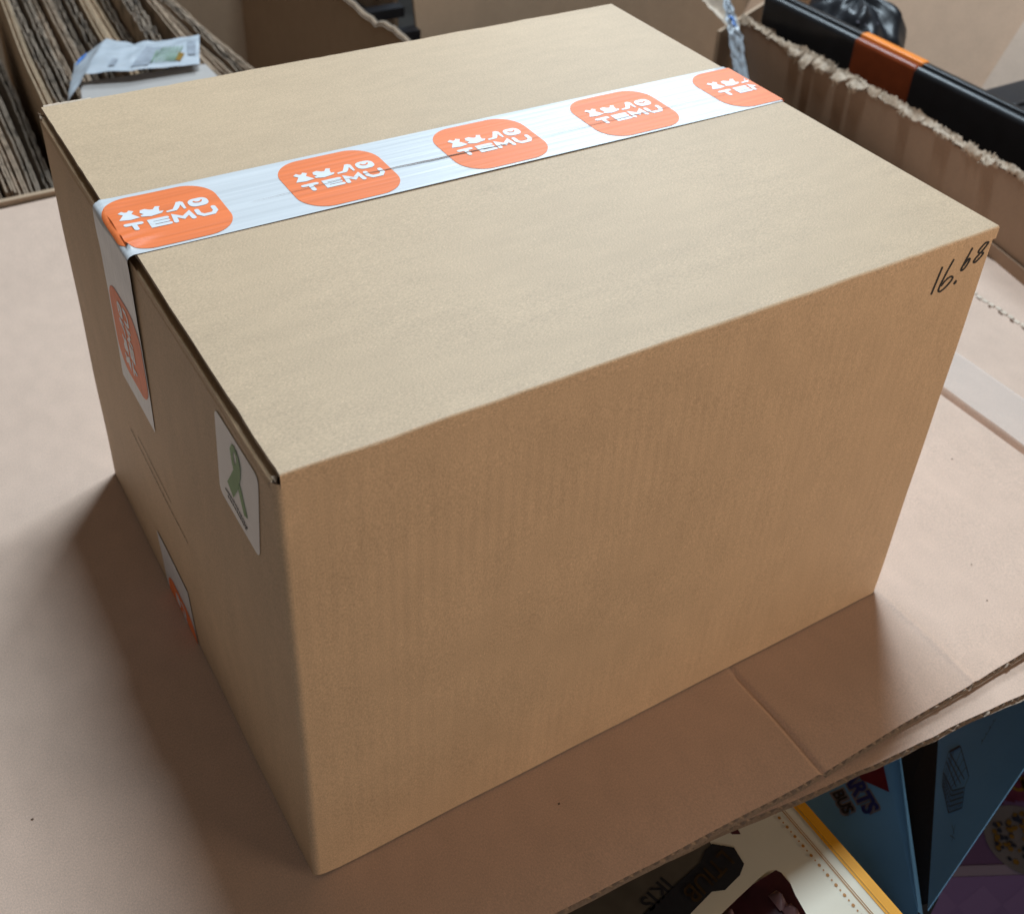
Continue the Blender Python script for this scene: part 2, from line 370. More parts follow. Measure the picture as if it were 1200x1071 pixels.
# torn paper at the two left corners
def crumbs(c0, n, spread, name):
    mb = MB()
    for i in range(n):
        p = Vector(c0) + Vector([random.uniform(-1, 1) * s for s in spread]); s = .002 + .003 * random.random()
        q = [p + Vector([random.uniform(-1, 1) * s for _ in range(3)]) for _ in range(4)]
        mb.add(q, [(0, 1, 2), (0, 2, 3), (0, 3, 1), (1, 3, 2)])
    tag(mb.build(name, M['torn2'], bx), kind='stuff')
crumbs((.003, .010, H - .014), 9, (.003, .005, .004), 'torn_corner')
crumbs((.004, W - .008, H - .010), 10, (.003, .008, .004), 'torn_corner')
rag = MB()
for i in range(6):
    x = .01 + .011 * i; h = .0016 + .002 * abs(N(i * 1.3)); rag.poly([(x, W - .006, H - .004), (x + .012, W - .006, H - .004), (x + .012, W + .001, H + h * (1 - i / 7)), (x, W + .001, H + .0010 * (1 - i / 7))])
tag(rag.build('ragged_score', M['torn'], bx), kind='stuff')

# ---- tape: flat along the seam, over both ends, down the end wall
def tmap(s, y, off=0.0):
    """s along the tape (0 at the left edge of the lid), y across, lifted by off"""
    yy = y - .013 * max(0, s); e = .0007 + off
    wr = .0
    r = .007; xe = .002; q = r * math.pi / 2
    if s > 1.004: return (1.004 + .0015 + e, yy, H - (s - 1.004))
    if s >= xe:
        k = math.exp(-((s - xe) / .03) ** 2)
        return (s, yy, H + e + k * (.0018 * N(y * 40, s * 24, 3) + .0042 * math.exp(-((y - .452 - .3 * s) / .006) ** 2) + .0020 * math.exp(-((y - .474 - .3 * s) / .006) ** 2) + .0012))
    d = xe - s
    if d < q:
        t = d / r; return (xe - (r + e) * math.sin(t), yy, H - r + (r + e) * math.cos(t) + .0016 * N(y * 34, s * 20, 3) * math.cos(t))
    z = H - r - (d - q); tt = min(1, (d - q) / .25)
    xb = bulge(0, yy, max(.01, z))[0]
    return (xb * tt - .0052 * (1 - tt) - e - .0004 + (1 - tt) * .0012 * N(y * 20, s * 20), yy + .022 * min(1, d / .285), z)
S0 = -.287
tp = MB(); srows = [S0 + (0.10 - S0) * i / 160 for i in range(161)] + [.10 + .90 * i / 40 for i in range(1, 41)] + [1.03, 1.06]
def tgrid(a, b):
    s = srows[round(a * (len(srows) - 1))]; wd = .145 + .004 * max(0, s)
    return tmap(s, .4315 + .1435 * b - .003 * max(0, s) * 0, 0)
tape = tp.grid(tgrid, len(srows) - 1, 64).build('tape', M['tape'], bx, True)
LW, LH, LR = .143, .131, .040
def logo_strip(sc, yc, fn, cut0=-9, cut1=9):
    mb = MB(); ns = 90; cols = []
    for i in range(ns + 1):
        u_ = -1 + 2 * i / ns; dx = LW / 2 * math.copysign(1 - (1 - abs(u_)) ** 1.6, u_); s = sc + dx
        if s < cut0 or s > cut1: continue
        e = max(0, abs(dx) - (LW / 2 - LR)); h = LH / 2 - LR + math.sqrt(max(0, LR * LR - e * e))
        cols.append([fn(s, yc - h + 2 * h * j / 44, .0005) for j in range(45)])
    for i in range(len(cols) - 1):
        for j in range(44): mb.add([cols[i][j], cols[i+1][j], cols[i+1][j+1], cols[i][j+1]], [(0, 1, 2, 3)])
    return mb
TX = dict(
 T=[[(-.0515, -.0035), (-.0335, -.0035)], [(-.0425, -.0040), (-.0425, -.0180)]],
 E=[[(-.0020, -.0035), (-.0225, -.0035), (-.0225, -.0180), (-.0020, -.0180)], [(-.0210, -.0107), (-.0030, -.0107)]],
 M=[[(.0055, -.0185), (.0072, -.0040), (.0165, -.0130), (.0258, -.0040), (.0275, -.0185)]],
 U=[[(.0360, -.0030), (.0360, -.0125), (.0405, -.0180), (.0525, -.0180), (.0570, -.0125), (.0570, -.0030)]])
ICON = [
 [(-.0530, .0270), (-.0475, .0312), (-.0445, .0270), (-.0415, .0270), (-.0385, .0312), (-.0335, .0270), (-.0378, .0205), (-.0305, .0090), (-.0430, .0068), (-.0560, .0090), (-.0482, .0205)],
 [(-.0285, .0100), (-.0175, .0068), (-.0035, .0095), (.0000, .0140), (-.0050, .0150), (-.0035, .0225), (-.0010, .0262), (-.0065, .0285), (-.0110, .0225), (-.0150, .0235), (-.0200, .0275), (-.0260, .0262), (-.0280, .0200), (-.0245, .0150), (-.0290, .0135)],
 [(.0020, .0075), (.0145, .0075), (.0185, .0120), (.0225, .0190), (.0235, .0070), (.0265, .0070), (.0275, .0240), (.0245, .0275), (.0195, .0275), (.0170, .0225), (.0110, .0125), (.0020, .0110)],
]
BAG = [(x + .0445, y + .0160) for x, y in rrect(.025, .0205, .0085, 5)]
SMILE = [(.0395, .0190), (.0410, .0165), (.0445, .0153), (.0480, .0165), (.0495, .0190)]
def logo(sc, yc, fn, letters=True, cut0=-9, cut1=9):
    logo_strip(sc, yc, fn, cut0, cut1).build('logo_patch', M['orange'], tape, True)
    if not letters: return
    mb = MB(); f3 = lambda x, y, k_=0: fn(sc + x, yc + y, .0010 + .00006 * k_)
    for ch in TX.values(): strokes(mb, ch, .0062, f3)
    for ic in ICON: mb.poly([f3(x, y) for x, y in ic])
    mb.poly([f3(x, y) for x, y in BAG])
    mb.build('logo_lettering', M['print_white'], tape)
    sm = MB(); strokes(sm, [SMILE], .0022, lambda x, y: fn(sc + x, yc + y, .0014)); sm.build('logo_smile', M['orange'], tape)
for i in range(5): logo(.0660 + .2290 * i, .5015, tmap)
logo(.0705 - .2283 - .022, .5015, tmap)
cr = MB()
def crease(sa, sb, wd, y0, y1):
    n_ = max(6, int((sb - sa) / .01))
    cr.grid(lambda a, b: tmap(sa + (sb - sa) * a, y0 + (y1 - y0) * a + .0012 * N(a * 9, sa) + (b - .5) * wd * (.4 + .9 * math.sin(math.pi * a)) , .00135), n_, 1)
crease(.325, .55, .0017, .494, .487); crease(.56, .93, .0006, .487, .4865); crease(.17, .32, .0005, .4885, .492)
cr.build('crease_shade', M['crease'], tape)  # shadow of the seam crease, painted as thin dark ribbons on the tape
wl = MB()
for sa, sb, y0 in ((.16, .33, .49), (.54, .67, .487), (.05, .13, .47), (.02, .12, .535), (.24, .37, .462), (.24, .36, .535), (.60, .7, .455), (.7, .83, .51), (.15, .24, .55), (.40, .46, .45)):
    wl.grid(lambda a, b: tmap(sa + (sb - sa) * a, y0 + .002 * N(a * 4, sa) + (b - .5) * .0030, .0011 + .0008 * (1 - abs(2 * b - 1))), 14, 2)
wl.build('tape_wrinkle', M['tape'], tape, True) if False else None
# tape end coming up from the bottom seam
t2 = MB()
def t2map(s, y, off=0.0):      # s = height
    return (bulge(0, y, s)[0] - .0014 - off, y, s)
bt = t2.grid(lambda a, b: t2map(.001 + (.119 - .004 * b) * a, .432 + .0 * a + .143 * (1 - b) + .004 * a, 0), 8, 8).build('bottom_tape', M['tape'], bx, True)
LBT = logo_strip(-.022, .4985, lambda s, y, o: t2map(max(.0012, s), y, o)); LBT.build('logo_patch', M['orange'], bt, True)
bl = MB()
for ch in (TX['M'], TX['U']): strokes(bl, ch, .0062, lambda x, y, k_=0: t2map(max(.0012, -.022 + x), .4985 + y, .001))
bl.poly([t2map(max(.0012, -.022 + x), .4985 + y, .001) for x, y in BAG]); bl.build('logo_lettering', M['print_white'], bt)

# ---- ribbon sticker on the end wall
def wmap(y, z, off): return (bulge(0, y, z)[0] - off, y, z)
QS = [(.163, .664), (.041, .664), (.064, .531), (.180, .534)]
def smap(u_, v_, off):   # u 0..1 left->right, v 0..1 bottom->top
    (y3, z3), (y2, z2) = QS[3], QS[2]; (y0, z0), (y1, z1) = QS[0], QS[1]
    y = (y3 + (y2 - y3) * u_) * (1 - v_) + (y0 + (y1 - y0) * u_) * v_; z = (z3 + (z2 - z3) * u_) * (1 - v_) + (z0 + (z1 - z0) * u_) * v_
    return wmap(y, z, off)
st = MB().poly([smap(x + .5, y + .5, .0010) for x, y in rrect(1, 1, .09, 5)]).build('ribbon_sticker', M['label'], bx)
def ry(pts, wd):
    return [wmap(p[0], p[1], .0015 + .0002 * k_) for k_, p in enumerate([])]
def rib_poly(pts, wd, off, name):
    P = [Vector(p) for p in pts]; mb = MB(); L = []; Rr = []
    for i, p in enumerate(P):
        t = (P[min(i + 1, len(P) - 1)] - P[max(i - 1, 0)]).normalized(); nn = Vector((-t.y, t.x)) * wd[i] / 2
        L.append(p + nn); Rr.append(p - nn)
    for i in range(len(P) - 1):
        mb.poly([wmap(q.x, q.y, off) for q in (L[i], Rr[i], Rr[i+1], L[i+1])])
    return mb.build(name, M['green'], st)
rib_poly([(.094, .566), (.106, .598), (.116, .622), (.118, .638), (.112, .648), (.104, .650)], [.0115, .0125, .011, .009, .008, .009], .0016, 'green_ribbon')
rib_poly([(.137, .570), (.119, .595), (.104, .620), (.098, .634), (.099, .644), (.104, .650)], [.019, .019, .0155, .011, .009, .009], .0020, 'green_ribbon')
tx = MB(); random.seed(3)
for r_ in range(2):
    v0 = .10 - .045 * r_; u_ = .17 + .06 * r_
    while u_ < .72 - .05 * r_:
        wl_ = random.uniform(.018, .05); zc = v0 + .045 + .03 * math.sin((u_ - .15) * 6) * (1 - r_ * .5) - .04 * (u_ - .2)
        tx.poly([smap(u_, zc, .0015), smap(u_ + wl_ * .75, zc, .0015), smap(u_ + wl_ * .75, zc + .030, .0015), smap(u_, zc + .026, .0015)]); u_ += wl_
tag(tx.build('sticker_writing', M['ink'], st), kind='stuff')
# ---- two faint printed lines of small type on the end wall
pl = MB()
for (ya, za), (yb, zb) in (((.624, .2885), (.378, .2700)), ((.578, .3095), (.434, .2990))):
    t = 0
    while t < 1:
        d = random.uniform(.02, .06); h = random.uniform(.0018, .0026)
        if True:
            y = ya + (yb - ya) * t; z = za + (zb - za) * t; y2 = ya + (yb - ya) * min(1, t + d * .93)
            pl.poly([wmap(y, z, .0008), wmap(y2, z, .0008), wmap(y2, z + h, .0008), wmap(y, z + h, .0008)])
        t += d
tag(pl.build('fine_print', M['fadeink'], bx), kind='stuff')
# ---- handwritten number
def fmap(x, z, off=.0009): return (x, bulge(x, 0, z)[1] - off, z)
HW = [[(.9035, .6615), (.8975, .6230)],
      [(.9225, .6675), (.9160, .6500), (.9105, .6310), (.9105, .6240), (.9140, .6215), (.9205, .6235), (.9275, .6290), (.9320, .6345), (.9315, .6390), (.9260, .6405), (.9195, .6375), (.9135, .6310)],
      [(.9405, .6265), (.9418, .6285)],
      [(.9545, .6755), (.9505, .6640), (.9465, .6520), (.9450, .6465), (.9470, .6440), (.9515, .6460), (.9560, .6535), (.9565, .6590), (.9530, .6590), (.9480, .6520)],
      [(.9845, .6765), (.9795, .6770), (.9720, .6700), (.9705, .6655), (.9740, .6630), (.9800, .6620), (.9815, .6590), (.9760, .6530), (.9700, .6495), (.9670, .6520), (.9700, .6575), (.9770, .6640), (.9835, .6720), (.9850, .6765)]]
def smooth(pts, k_=4):
    if len(pts) < 3: return pts
    out = []
    P = [pts[0]] + pts + [pts[-1]]
    for i in range(1, len(P) - 2):
        for j in range(k_):
            t = j / k_; a, b, c_, d = P[i-1], P[i], P[i+1], P[i+2]
            out.append(tuple(.5 * (2*b[q] + (c_[q]-a[q])*t + (2*a[q]-5*b[q]+4*c_[q]-d[q])*t*t + (3*b[q]-a[q]-3*c_[q]+d[q])*t**3) for q in (0, 1)))
    return out + [pts[-1]]
hw = MB()
for s_ in HW:
    P = [Vector(p) for p in smooth(s_)]; wd = .0027 if len(s_) > 2 else (.0028 if s_ is HW[0] else .0044)
    for i in range(len(P) - 1):
        hw.poly([fmap(q.x, q.y) for q in ribbon([P[i], P[i+1]], wd * (1 + .15 * N(i * .9, wd)), 3)])
hw.build('handwritten_number', M['ink'], bx)

# ------------------------------------------------------------------ bin of flattened boxes behind, left
bn = empty('open_carton', (.6, 2.9, -1.9))
tag(bn, 'open brown carton behind the taped box holding upright flattened boxes', 'carton')
def child(mb, name, mat, parent, smooth=False):
    o = mb.build(name, mat, parent, smooth); o.matrix_parent_inverse = Matrix.Translation(-parent.location); return o
child(MB().box((-.75, 1.915, -1.9), (1.38, 1.93, .012)), 'front_panel', M['brown'], bn)
def torn_z(y): return .0 + .010 * N(y * 5, 2) + .012 * N(y * 17, 1)
rw = MB(); ny = 60
for i in range(ny + 1):
    y = 1.935 + 1.99 * i / ny; z = torn_z(y) - .012 * (y > 2.62) + .02 * max(0, 2.62 - y)
    rw.v += [(1.372, y, -1.9), (1.372, y, z), (1.385, y, z + .004 * N(y * 40)), (1.385, y, -1.9)]
for i in range(ny): rw.f += [tuple(4*i + q for q in (0, 1)) + (4*i+5, 4*i+4), (4*i+1, 4*i+2, 4*i+6, 4*i+5), (4*i+2, 4*i+3, 4*i+7, 4*i+6)]
child(rw, 'side_panel', M['brown'], bn)
rg = MB(); 
for i in range(ny):
    y = 1.935 + 1.99 * i / ny; y2 = y + 1.99 / ny; z = rw.v[4*i+1][2]; z2 = rw.v[4*i+5][2]
    rg.poly([(1.370, y, z - .010), (1.370, y2, z2 - .010), (1.380, y2, z2 + .006), (1.380, y, z + .006)])
child(rg, 'ragged_rim', M['torn'], bn)
child(MB().box((-.75, 3.925, -1.9), (1.385, 3.94, .05)), 'back_panel', M['brown'], bn)
child(MB().box((-.765, 1.93, -1.9), (-.75, 3.94, .0)), 'side_panel', M['brown'], bn)

random.seed(11)
def board(x, ya, yb, ztop, mat, tilt, rough, label, lean=0.0):
    """one flattened carton on edge: two liners with a ragged fluted top edge"""
    root = empty('cardboard_sheet', (x, (ya + yb) / 2, -1.88)); tag(root, label, 'cardboard', 'flattened boxes standing in the open carton')
    n_ = 70; seed = random.random() * 50; th = .0095
    def cx(y): return x + tilt * (y - 2.4) + .012 * N(y * 1.6, seed)
    def top(y, s): return ztop + .05 * N(y * 1.3, seed) * .6 + rough * (N(y * 22, seed + s) + .6 * N(y * 60, seed + s)) - (.06 * max(0, (2.25 - y) / .3) if ya > 2.1 else 0)
    for s, nm in ((0, 'liner'), (1, 'liner'), (2, 'liner')):
        mb = MB()
        xo = s * th + .003 * (s == 1)
        mb.grid(lambda a, b: (lambda y: (cx(y) + xo + lean * (b - 1) * -.3 , y, -1.88 + (top(y, s * 3) + 1.88) * b))(ya + (yb - ya) * a + .012 * N(b * 14, seed + s) ), n_, 8)
        o = mb.build(nm, mat, root); o.matrix_parent_inverse = Matrix.Translation(-root.location)
        so = o.modifiers.new('so', 'SOLIDIFY'); so.thickness = .0032 * U
    fm = MB(); k_ = int((yb - ya) / .016 * 4)
    fm.grid(lambda a, b: (lambda y: (cx(y) + th * .5 + .0042 * math.sin(y / .016 * 6.283), y, top(y, 0) - .010 - .08 * b + .006 * N(y * 50, seed)))(ya + (yb - ya) * a), k_, 1)
    o = fm.build('flute', mat, root); o.matrix_parent_inverse = Matrix.Translation(-root.location)
specs = []
# (x, ya, yb, z, material, tilt, raggedness)
specs += [(.000, 1.97, 3.5, -.02, 'old3', .03, .004), (.045, 1.97, 3.5, -.04, 'old', .03, .008), (.085, 1.97, 3.5, .0, 'old', .05, .010), (.120, 1.97, 3.6, .0, 'old', .05, .006),
          (.160, 2.05, 3.6, -.06, 'old2', .06, .012), (.215, 2.1, 3.6, -.16, 'old2', .06, .02)]
specs += [(.268, 2.36, 3.7, .015, 'old3', .075, .003), (.300, 2.34, 3.7, -.005, 'old2', .075, .016), (.335, 2.3, 3.7, .0, 'old2', .075, .018), (.368, 2.3, 3.7, -.02, 'old', .075, .012), (.400, 2.2, 3.7, .01, 'old', .08, .005),
          (.432, 2.1, 3.7, -.05, 'old2', .08, .02), (.462, 2.1, 3.7, -.02, 'old2', .08, .024), (.495, 2.1, 3.7, .01, 'old3', .08, .004), (.520, 2.1, 3.7, .015, 'old3', .08, .003), (.545, 2.1, 3.7, .0, 'old3', .08, .003),
          (.580, 2.1, 3.7, -.07, 'old2', .09, .02), (.612, 2.1, 3.7, .005, 'old2', .09, .026), (.640, 2.1, 3.7, .0, 'old2', .09, .026), (.680, 2.1, 3.7, -.08, 'old2', .09, .02),
          (.725, 2.1, 3.7, .02, 'old', .02, .004), (.752, 2.1, 3.7, .0, 'old', .01, .006), (.790, 2.1, 3.7, .0, 'old', -.02, .004), (.815, 2.1, 3.7, -.01, 'old2', -.02, .012), (.842, 2.1, 3.7, .005, 'old', -.03, .003)]
ORD = 'first second third fourth fifth sixth seventh eighth ninth tenth eleventh twelfth thirteenth fourteenth fifteenth sixteenth seventeenth eighteenth nineteenth twentieth'.split()
n_all = len(specs)
rv = random.Random(4)
specs = [(x, ya, yb, z + rv.choice((0, 0, .012, -.03, -.05)), mt, tl_, rg_) for (x, ya, yb, z, mt, tl_, rg_) in specs]
for i, (x, ya, yb, z, mt, tl_, rg_) in enumerate(specs):
    look = {'old': 'weathered brown flattened box', 'old2': 'dark ragged flattened box', 'old3': 'clean tan flattened box'}[mt]
    if i < 16: lb = f'{look}, {ORD[i]} from the left in the open carton'
    else: lb = f'{look}, {ORD[n_all - 1 - i]} from the right in the open carton'
    board(x, ya, yb, z, M[mt], tl_, rg_, lb)

# grey card and plastic packet lying on the stack
gq = [(.30, 2.14, .034), (.735, 2.10, .034), (.72, 2.41, .044), (.375, 2.455, .036)]
gc = MB().slab(gq, (0, 0, 1), .008).build('grey_card', M['grey']); tag(gc, 'plain light grey card lying under the printed plastic packet', 'card')
pk = empty('plastic_packet', (.5, 2.45, .06)); tag(pk, 'crumpled white plastic packet with a palm leaf print, lying on the cardboard stack', 'packet')
B_ = [(.312, 2.365, .020), (.385, 2.425, .070), (.50, 2.385, .075), (.60, 2.375, .070), (.690, 2.365, .066)]
T_ = [(.395, 2.575, .045), (.495, 2.600, .088), (.560, 2.545, .085), (.640, 2.540, .080), (.755, 2.545, .078)]
def lerp3(Pl, t):
    t = t * (len(Pl) - 1); i = min(int(t), len(Pl) - 2); f_ = t - i; f_ = f_ * f_ * (3 - 2 * f_) * .5 + f_ * .5
    return Vector(Pl[i]) * (1 - f_) + Vector(Pl[i+1]) * f_
def pmap(a, b, off=0):
    p = lerp3(B_, a) * (1 - b) + lerp3(T_, a) * b
    return Vector((p.x, p.y, p.z + off + .006 * N(a * 9, b * 6) + .010 * math.sin(math.pi * b) * (.5 + .5 * N(a * 5, 2))))
child(MB().grid(lambda a, b: pmap(a, b), 48, 16), 'sheet_plastic', M['silver'], pk, True)
def pdecal(pts, mat, name):
    mb = MB(); mb.poly([pmap(a, b, .004) for a, b in pts]); child(mb, name, M[mat], pk)
pdecal([(.50, .10), (.62, .05), (.75, .62), (.62, .70)], 'greyprint', 'grey_picture')
lf = MB()
for i in range(9):
    a0 = .64 + .022 * i; 
    lf.poly([pmap(a0, .10 + .01 * i, .005), pmap(a0 + .007, .10, .005), pmap(a0 + .069, .62 - .01 * i, .005), pmap(a0 + .060, .70 - .02 * i, .005)])
child(lf, 'palm_leaf_picture', M['leaf'], pk)
pdecal([(.82, .18), (.86, .12), (.89, .30), (.85, .38)], 'yellow', 'yellow_mark')
pdecal([(.91, .25), (.965, .25), (.965, .7), (.91, .7)], 'greyprint', 'small_type')
pdecal([(.03, .80), (.10, .86), (.11, .95), (.05, .92)], 'bluedot', 'blue_mark')
pdecal([(.37, .15), (.40, .15), (.41, .35), (.38, .35)], 'greyprint', 'small_type')

# ------------------------------------------------------------------ dark crates, mid carton, right hand carton
cr_ = empty('black_crate', (1.75, 3.3, -1.9)); tag(cr_, 'black plastic crate with ribbed rim between the two brown cartons behind', 'crate')
child(MB().box((1.40, 2.75, -1.9), (1.565, 3.9, -.16)), 'crate_body', M['blackshade'], cr_)
for i, (y, z) in enumerate(((2.68, -.09), (2.80, -.05), (3.0, -.02))):
    child(MB().box((1.395, y, z - .035), (1.565, y + .05, z)), 'rib', M['blackshade'], cr_)
mc = empty('plain_carton', (2.4, 3.1, -1.9)); tag(mc, 'big plain brown carton standing directly behind the back edge of the taped box', 'carton')
child(MB().slab([(1.575, 2.61, -.6), (3.3, 2.61, -.6), (3.3, 2.86, .45), (1.575, 2.86, .45)], (0, -.97, .23), .012), 'front_panel', M['brown'], mc)
child(MB().box((1.575, 2.90, -1.9), (1.59, 3.6, .30)), 'side_panel', M['brown'], mc)

rb = empty('torn_carton', (2.5, 1.2, -1.9)); tag(rb, 'brown carton with a torn ragged rim at the right, holding black goods', 'carton')
def wx(y): return 2.0 + .22 * (y - .56)
PTS = [(-.3, .28), (.2, .27), (.45, .25), (.614, .231), (.822, .206), (1.057, .192), (1.285, .167), (1.454, .152), (1.588, .132), (1.66, .124), (1.814, .117), (1.90, .11)]
def tornz(y):
    for (a, za), (b, zb) in zip(PTS, PTS[1:]):
        if a <= y <= b: return za + (zb - za) * (y - a) / (b - a)
    return PTS[0][1] if y < PTS[0][0] else PTS[-1][1]
ww = MB(); ny = 180
for i in range(ny + 1):
    y = -.3 + 2.2 * i / ny; z = tornz(y) - .012 + .010 * N(y * 14, 3) + .008 * N(y * 45, 6); x = wx(y)
    ww.v += [(x, y, -1.9), (x, y, z), (x + .014, y - .003, z + .012 + .006 * N(y * 30, 1)), (x + .014, y - .003, -1.9)]
for i in range(ny): ww.f += [(4*i, 4*i+4, 4*i+5, 4*i+1), (4*i+1, 4*i+5, 4*i+6, 4*i+2), (4*i+2, 4*i+6, 4*i+7, 4*i+3)]
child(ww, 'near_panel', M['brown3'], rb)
# delaminated paper along the torn rim
tr = MB()
random.seed(5)
y = .1
while y < 1.88:
    ln = random.uniform(.02, .085); hh = random.uniform(.002, .010) * (2.4 if 1.2 < y < 1.58 else 1); sd = random.random() * 40; cv = random.uniform(-.012, .016)
    tr.grid(lambda a, b: (lambda yy: (wx(yy) - .003 - cv * math.sin(b * 2.6) * (.6 + .8 * N(yy * 40, sd)) + .012 * b, yy, tornz(yy) - .003 - hh * (.9 + 1.3 * N(yy * 35, sd) + .8 * N(yy * 120, sd, 3)) * (1 - b) + (.007 + .5 * hh) * b + (.006 * N(yy * 50, b * 3, sd) + .010 * N(yy * 130, sd)) * (.25 + .9 * b)))(y + ln * a), 14, 6)
    y += ln * random.uniform(.45, .9)
for i in range(40):
    y = random.uniform(.15, 1.85); p = Vector((wx(y) + random.uniform(-.008, .012), y, tornz(y) + random.uniform(-.012, .010))); sz = random.uniform(.002, .006)
    q = [p + Vector([random.uniform(-1, 1) * sz for _ in range(3)]) for _ in range(4)]
    tr.add(q, [(0, 1, 2), (0, 2, 3), (0, 3, 1)])
for (y0, wd, hh, cu) in ((1.22, .07, .035, .020), (1.30, .06, .045, .026), (1.385, .085, .04, .018), (1.47, .05, .05, .030), (1.535, .07, .03, .016), (1.02, .05, .022, .014), (.86, .07, .018, .012), (.70, .05, .022, .016)):
    tr.grid(lambda a, b: (wx(y0 + wd * a) - .004 - cu * math.sin(b * 2.2) - .006 * N(a * 5, b * 4, y0 * 9), y0 + wd * (a - .5) * (1 - .45 * b) + wd * .5 + .012 * N(b * 5, y0 * 7), tornz(y0 + wd * a) + .006 - hh * b * (.7 + .6 * N(a * 6, y0 * 5)) + .008 * N(a * 9, b * 3, y0)), 10, 8)
tag(child(tr, 'torn_rim', M['torn2'], rb, True), kind='stuff')
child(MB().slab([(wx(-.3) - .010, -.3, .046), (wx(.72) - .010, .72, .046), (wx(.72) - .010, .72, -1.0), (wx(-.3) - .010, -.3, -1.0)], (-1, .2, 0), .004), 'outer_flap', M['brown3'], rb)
xe = wx(1.9)
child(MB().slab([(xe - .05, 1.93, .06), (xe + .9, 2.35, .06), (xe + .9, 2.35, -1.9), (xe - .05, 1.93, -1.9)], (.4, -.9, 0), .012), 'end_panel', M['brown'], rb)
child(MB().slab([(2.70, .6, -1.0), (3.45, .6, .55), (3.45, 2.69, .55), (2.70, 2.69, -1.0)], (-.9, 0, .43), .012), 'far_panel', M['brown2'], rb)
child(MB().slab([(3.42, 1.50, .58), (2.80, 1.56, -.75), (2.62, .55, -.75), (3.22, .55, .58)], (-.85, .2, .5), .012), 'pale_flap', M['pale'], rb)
# curled torn strip at the corner
CU = [(2.40, 2.22, .050), (2.365, 2.17, .062), (2.335, 2.075, .060), (2.318, 1.99, .050), (2.305, 1.935, .030), (2.30, 1.915, .010)]
child(MB().grid(lambda a, b: Vector(lerp3(CU, a)) + Vector((.035 * b, .06 * b * (1 - a), .045 * b * (.4 + .6 * math.sin(3 * a)) + .008 * N(a * 14, b * 4) - .012 * math.sin(math.pi * b))), 36, 8), 'curled_strip', M['torn'], rb, True)
# crumpled clear tape at that corner
SP = [(2.325, 2.02, .17), (2.312, 1.976, .138), (2.300, 1.93, .10), (2.288, 1.885, .060), (2.280, 1.845, .0), (2.272, 1.805, -.053), (2.265, 1.78, -.10)]
def spm(a, b):
    p = lerp3(SP, a); wd = .012 + .030 * min(1, a * 1.8)
    return p + Vector((-.020 + wd * (b - .5) * .7, -wd * (b - .5) * .8, .006 * N(a * 24, b * 7))) + Vector((-.014 * N(a * 15, b * 9, 3), 0, 0))
child(MB().grid(spm, 60, 10), 'peeled_tape', M['silver'], rb, True)
child(MB().grid(lambda a, b: spm(.30 + .10 * a, .35 + .35 * b + .3 * a) + Vector((-.006, -.004, 0)), 6, 2), 'blue_thread', M['bluedot'], rb, True)

# black long case with an orange band
bc = empty('black_case', (2.36, 1.1, -.4)); tag(bc, 'long black case with an orange band, standing inside the torn carton', 'case')
cb = child(MB().box((2.318, .25, -.40), (2.374, 1.845, .200)), 'case_body', M['black'], bc); bevel(cb, .016, 4)
cl = child(MB().box((2.342, .25, .196), (2.366, 1.80, .2085)), 'case_lid_ridge', M['black'], bc); bevel(cl, .005, 2)
ob = child(MB().box((2.3155, 1.215, -.40), (2.3765, 1.452, .2025)), 'orange_band', M['band'], bc); bevel(ob, .012, 3)
oe = child(MB().box((2.3400, 1.216, .19), (2.3685, 1.451, .2115)), 'orange_ridge', plain('bright_orange', (.95, .27, .03), .35, .5), bc); bevel(oe, .004, 2)
for y in (1.53, 1.60, 1.68, 1.73):
    pass
# crumpled black bag
bgp = MB()
def bag(a, b):
    th = a * 2 * math.pi; ph = (b - .5) * math.pi; r = 1 + .16 * N(math.cos(th) * 2, math.sin(th) * 2, b * 4) + .08 * N(math.cos(th) * 5, math.sin(th) * 5, b * 9)
    cx_ = math.copysign(abs(math.cos(ph)) ** .5, 1)
    return (2.62 + .14 * r * cx_ * math.cos(th), 1.735 + .20 * r * cx_ * math.sin(th), -.06 + .24 * r * math.sin(ph))
bgp.grid(bag, 56, 30)
bgo = bgp.build('black_bag', M['blackshade'], None, True); tag(bgo, 'crumpled black plastic bag behind the long black case', 'bag')
bs = MB(); random.seed(9)
for i in range(26):
    a = random.uniform(.52, .68); b = random.uniform(.55, .82); s = random.uniform(.004, .010)
    f_ = lambda da, db: Vector(bag(a + da, b + db)) + (Vector(bag(a + da, b + db)) - Vector((2.62, 1.735, -.06))).normalized() * .006
    bs.poly([f_(0, 0), f_(s, .2 * s), f_(s * 1.1, s * 1.5), f_(-.2 * s, s * 1.2)])
o = bs.build('white_print', M['logogrey'], bgo); tag(o, kind='stuff')
bt_ = empty('black_tray', (2.44, .8, -.4)); tag(bt_, 'low black plastic tray at the far right behind the long black case', 'tray')
tb = child(MB().box((2.395, .30, -.40), (2.60, 1.060, .185)), 'tray_body', M['blackshade'], bt_); bevel(tb, .012, 3)
for y in (.94, .84, .74): bevel(child(MB().box((2.40, y, .184), (2.59, y + .012, .192)), 'ridge', M['blackshade'], bt_), .003, 2)

# ------------------------------------------------------------------ goods under the sheet, bottom right
cz = -.12
cb_ = empty('cream_box', (.55, -.25, -1.9)); tag(cb_, 'cream printed box with a gold stripe and cut-out window, under the sheet', 'box')
WIN = [(0.4604, -0.2603), (0.4816, -0.2566), (0.5176, -0.2502), (0.5721, -0.2414), (0.585, -0.2419), (0.5915, -0.2455), (0.5971, -0.2548), (0.5971, -0.2677), (0.5905, -0.2862), (0.5804, -0.337), (0.5711, -0.414)]
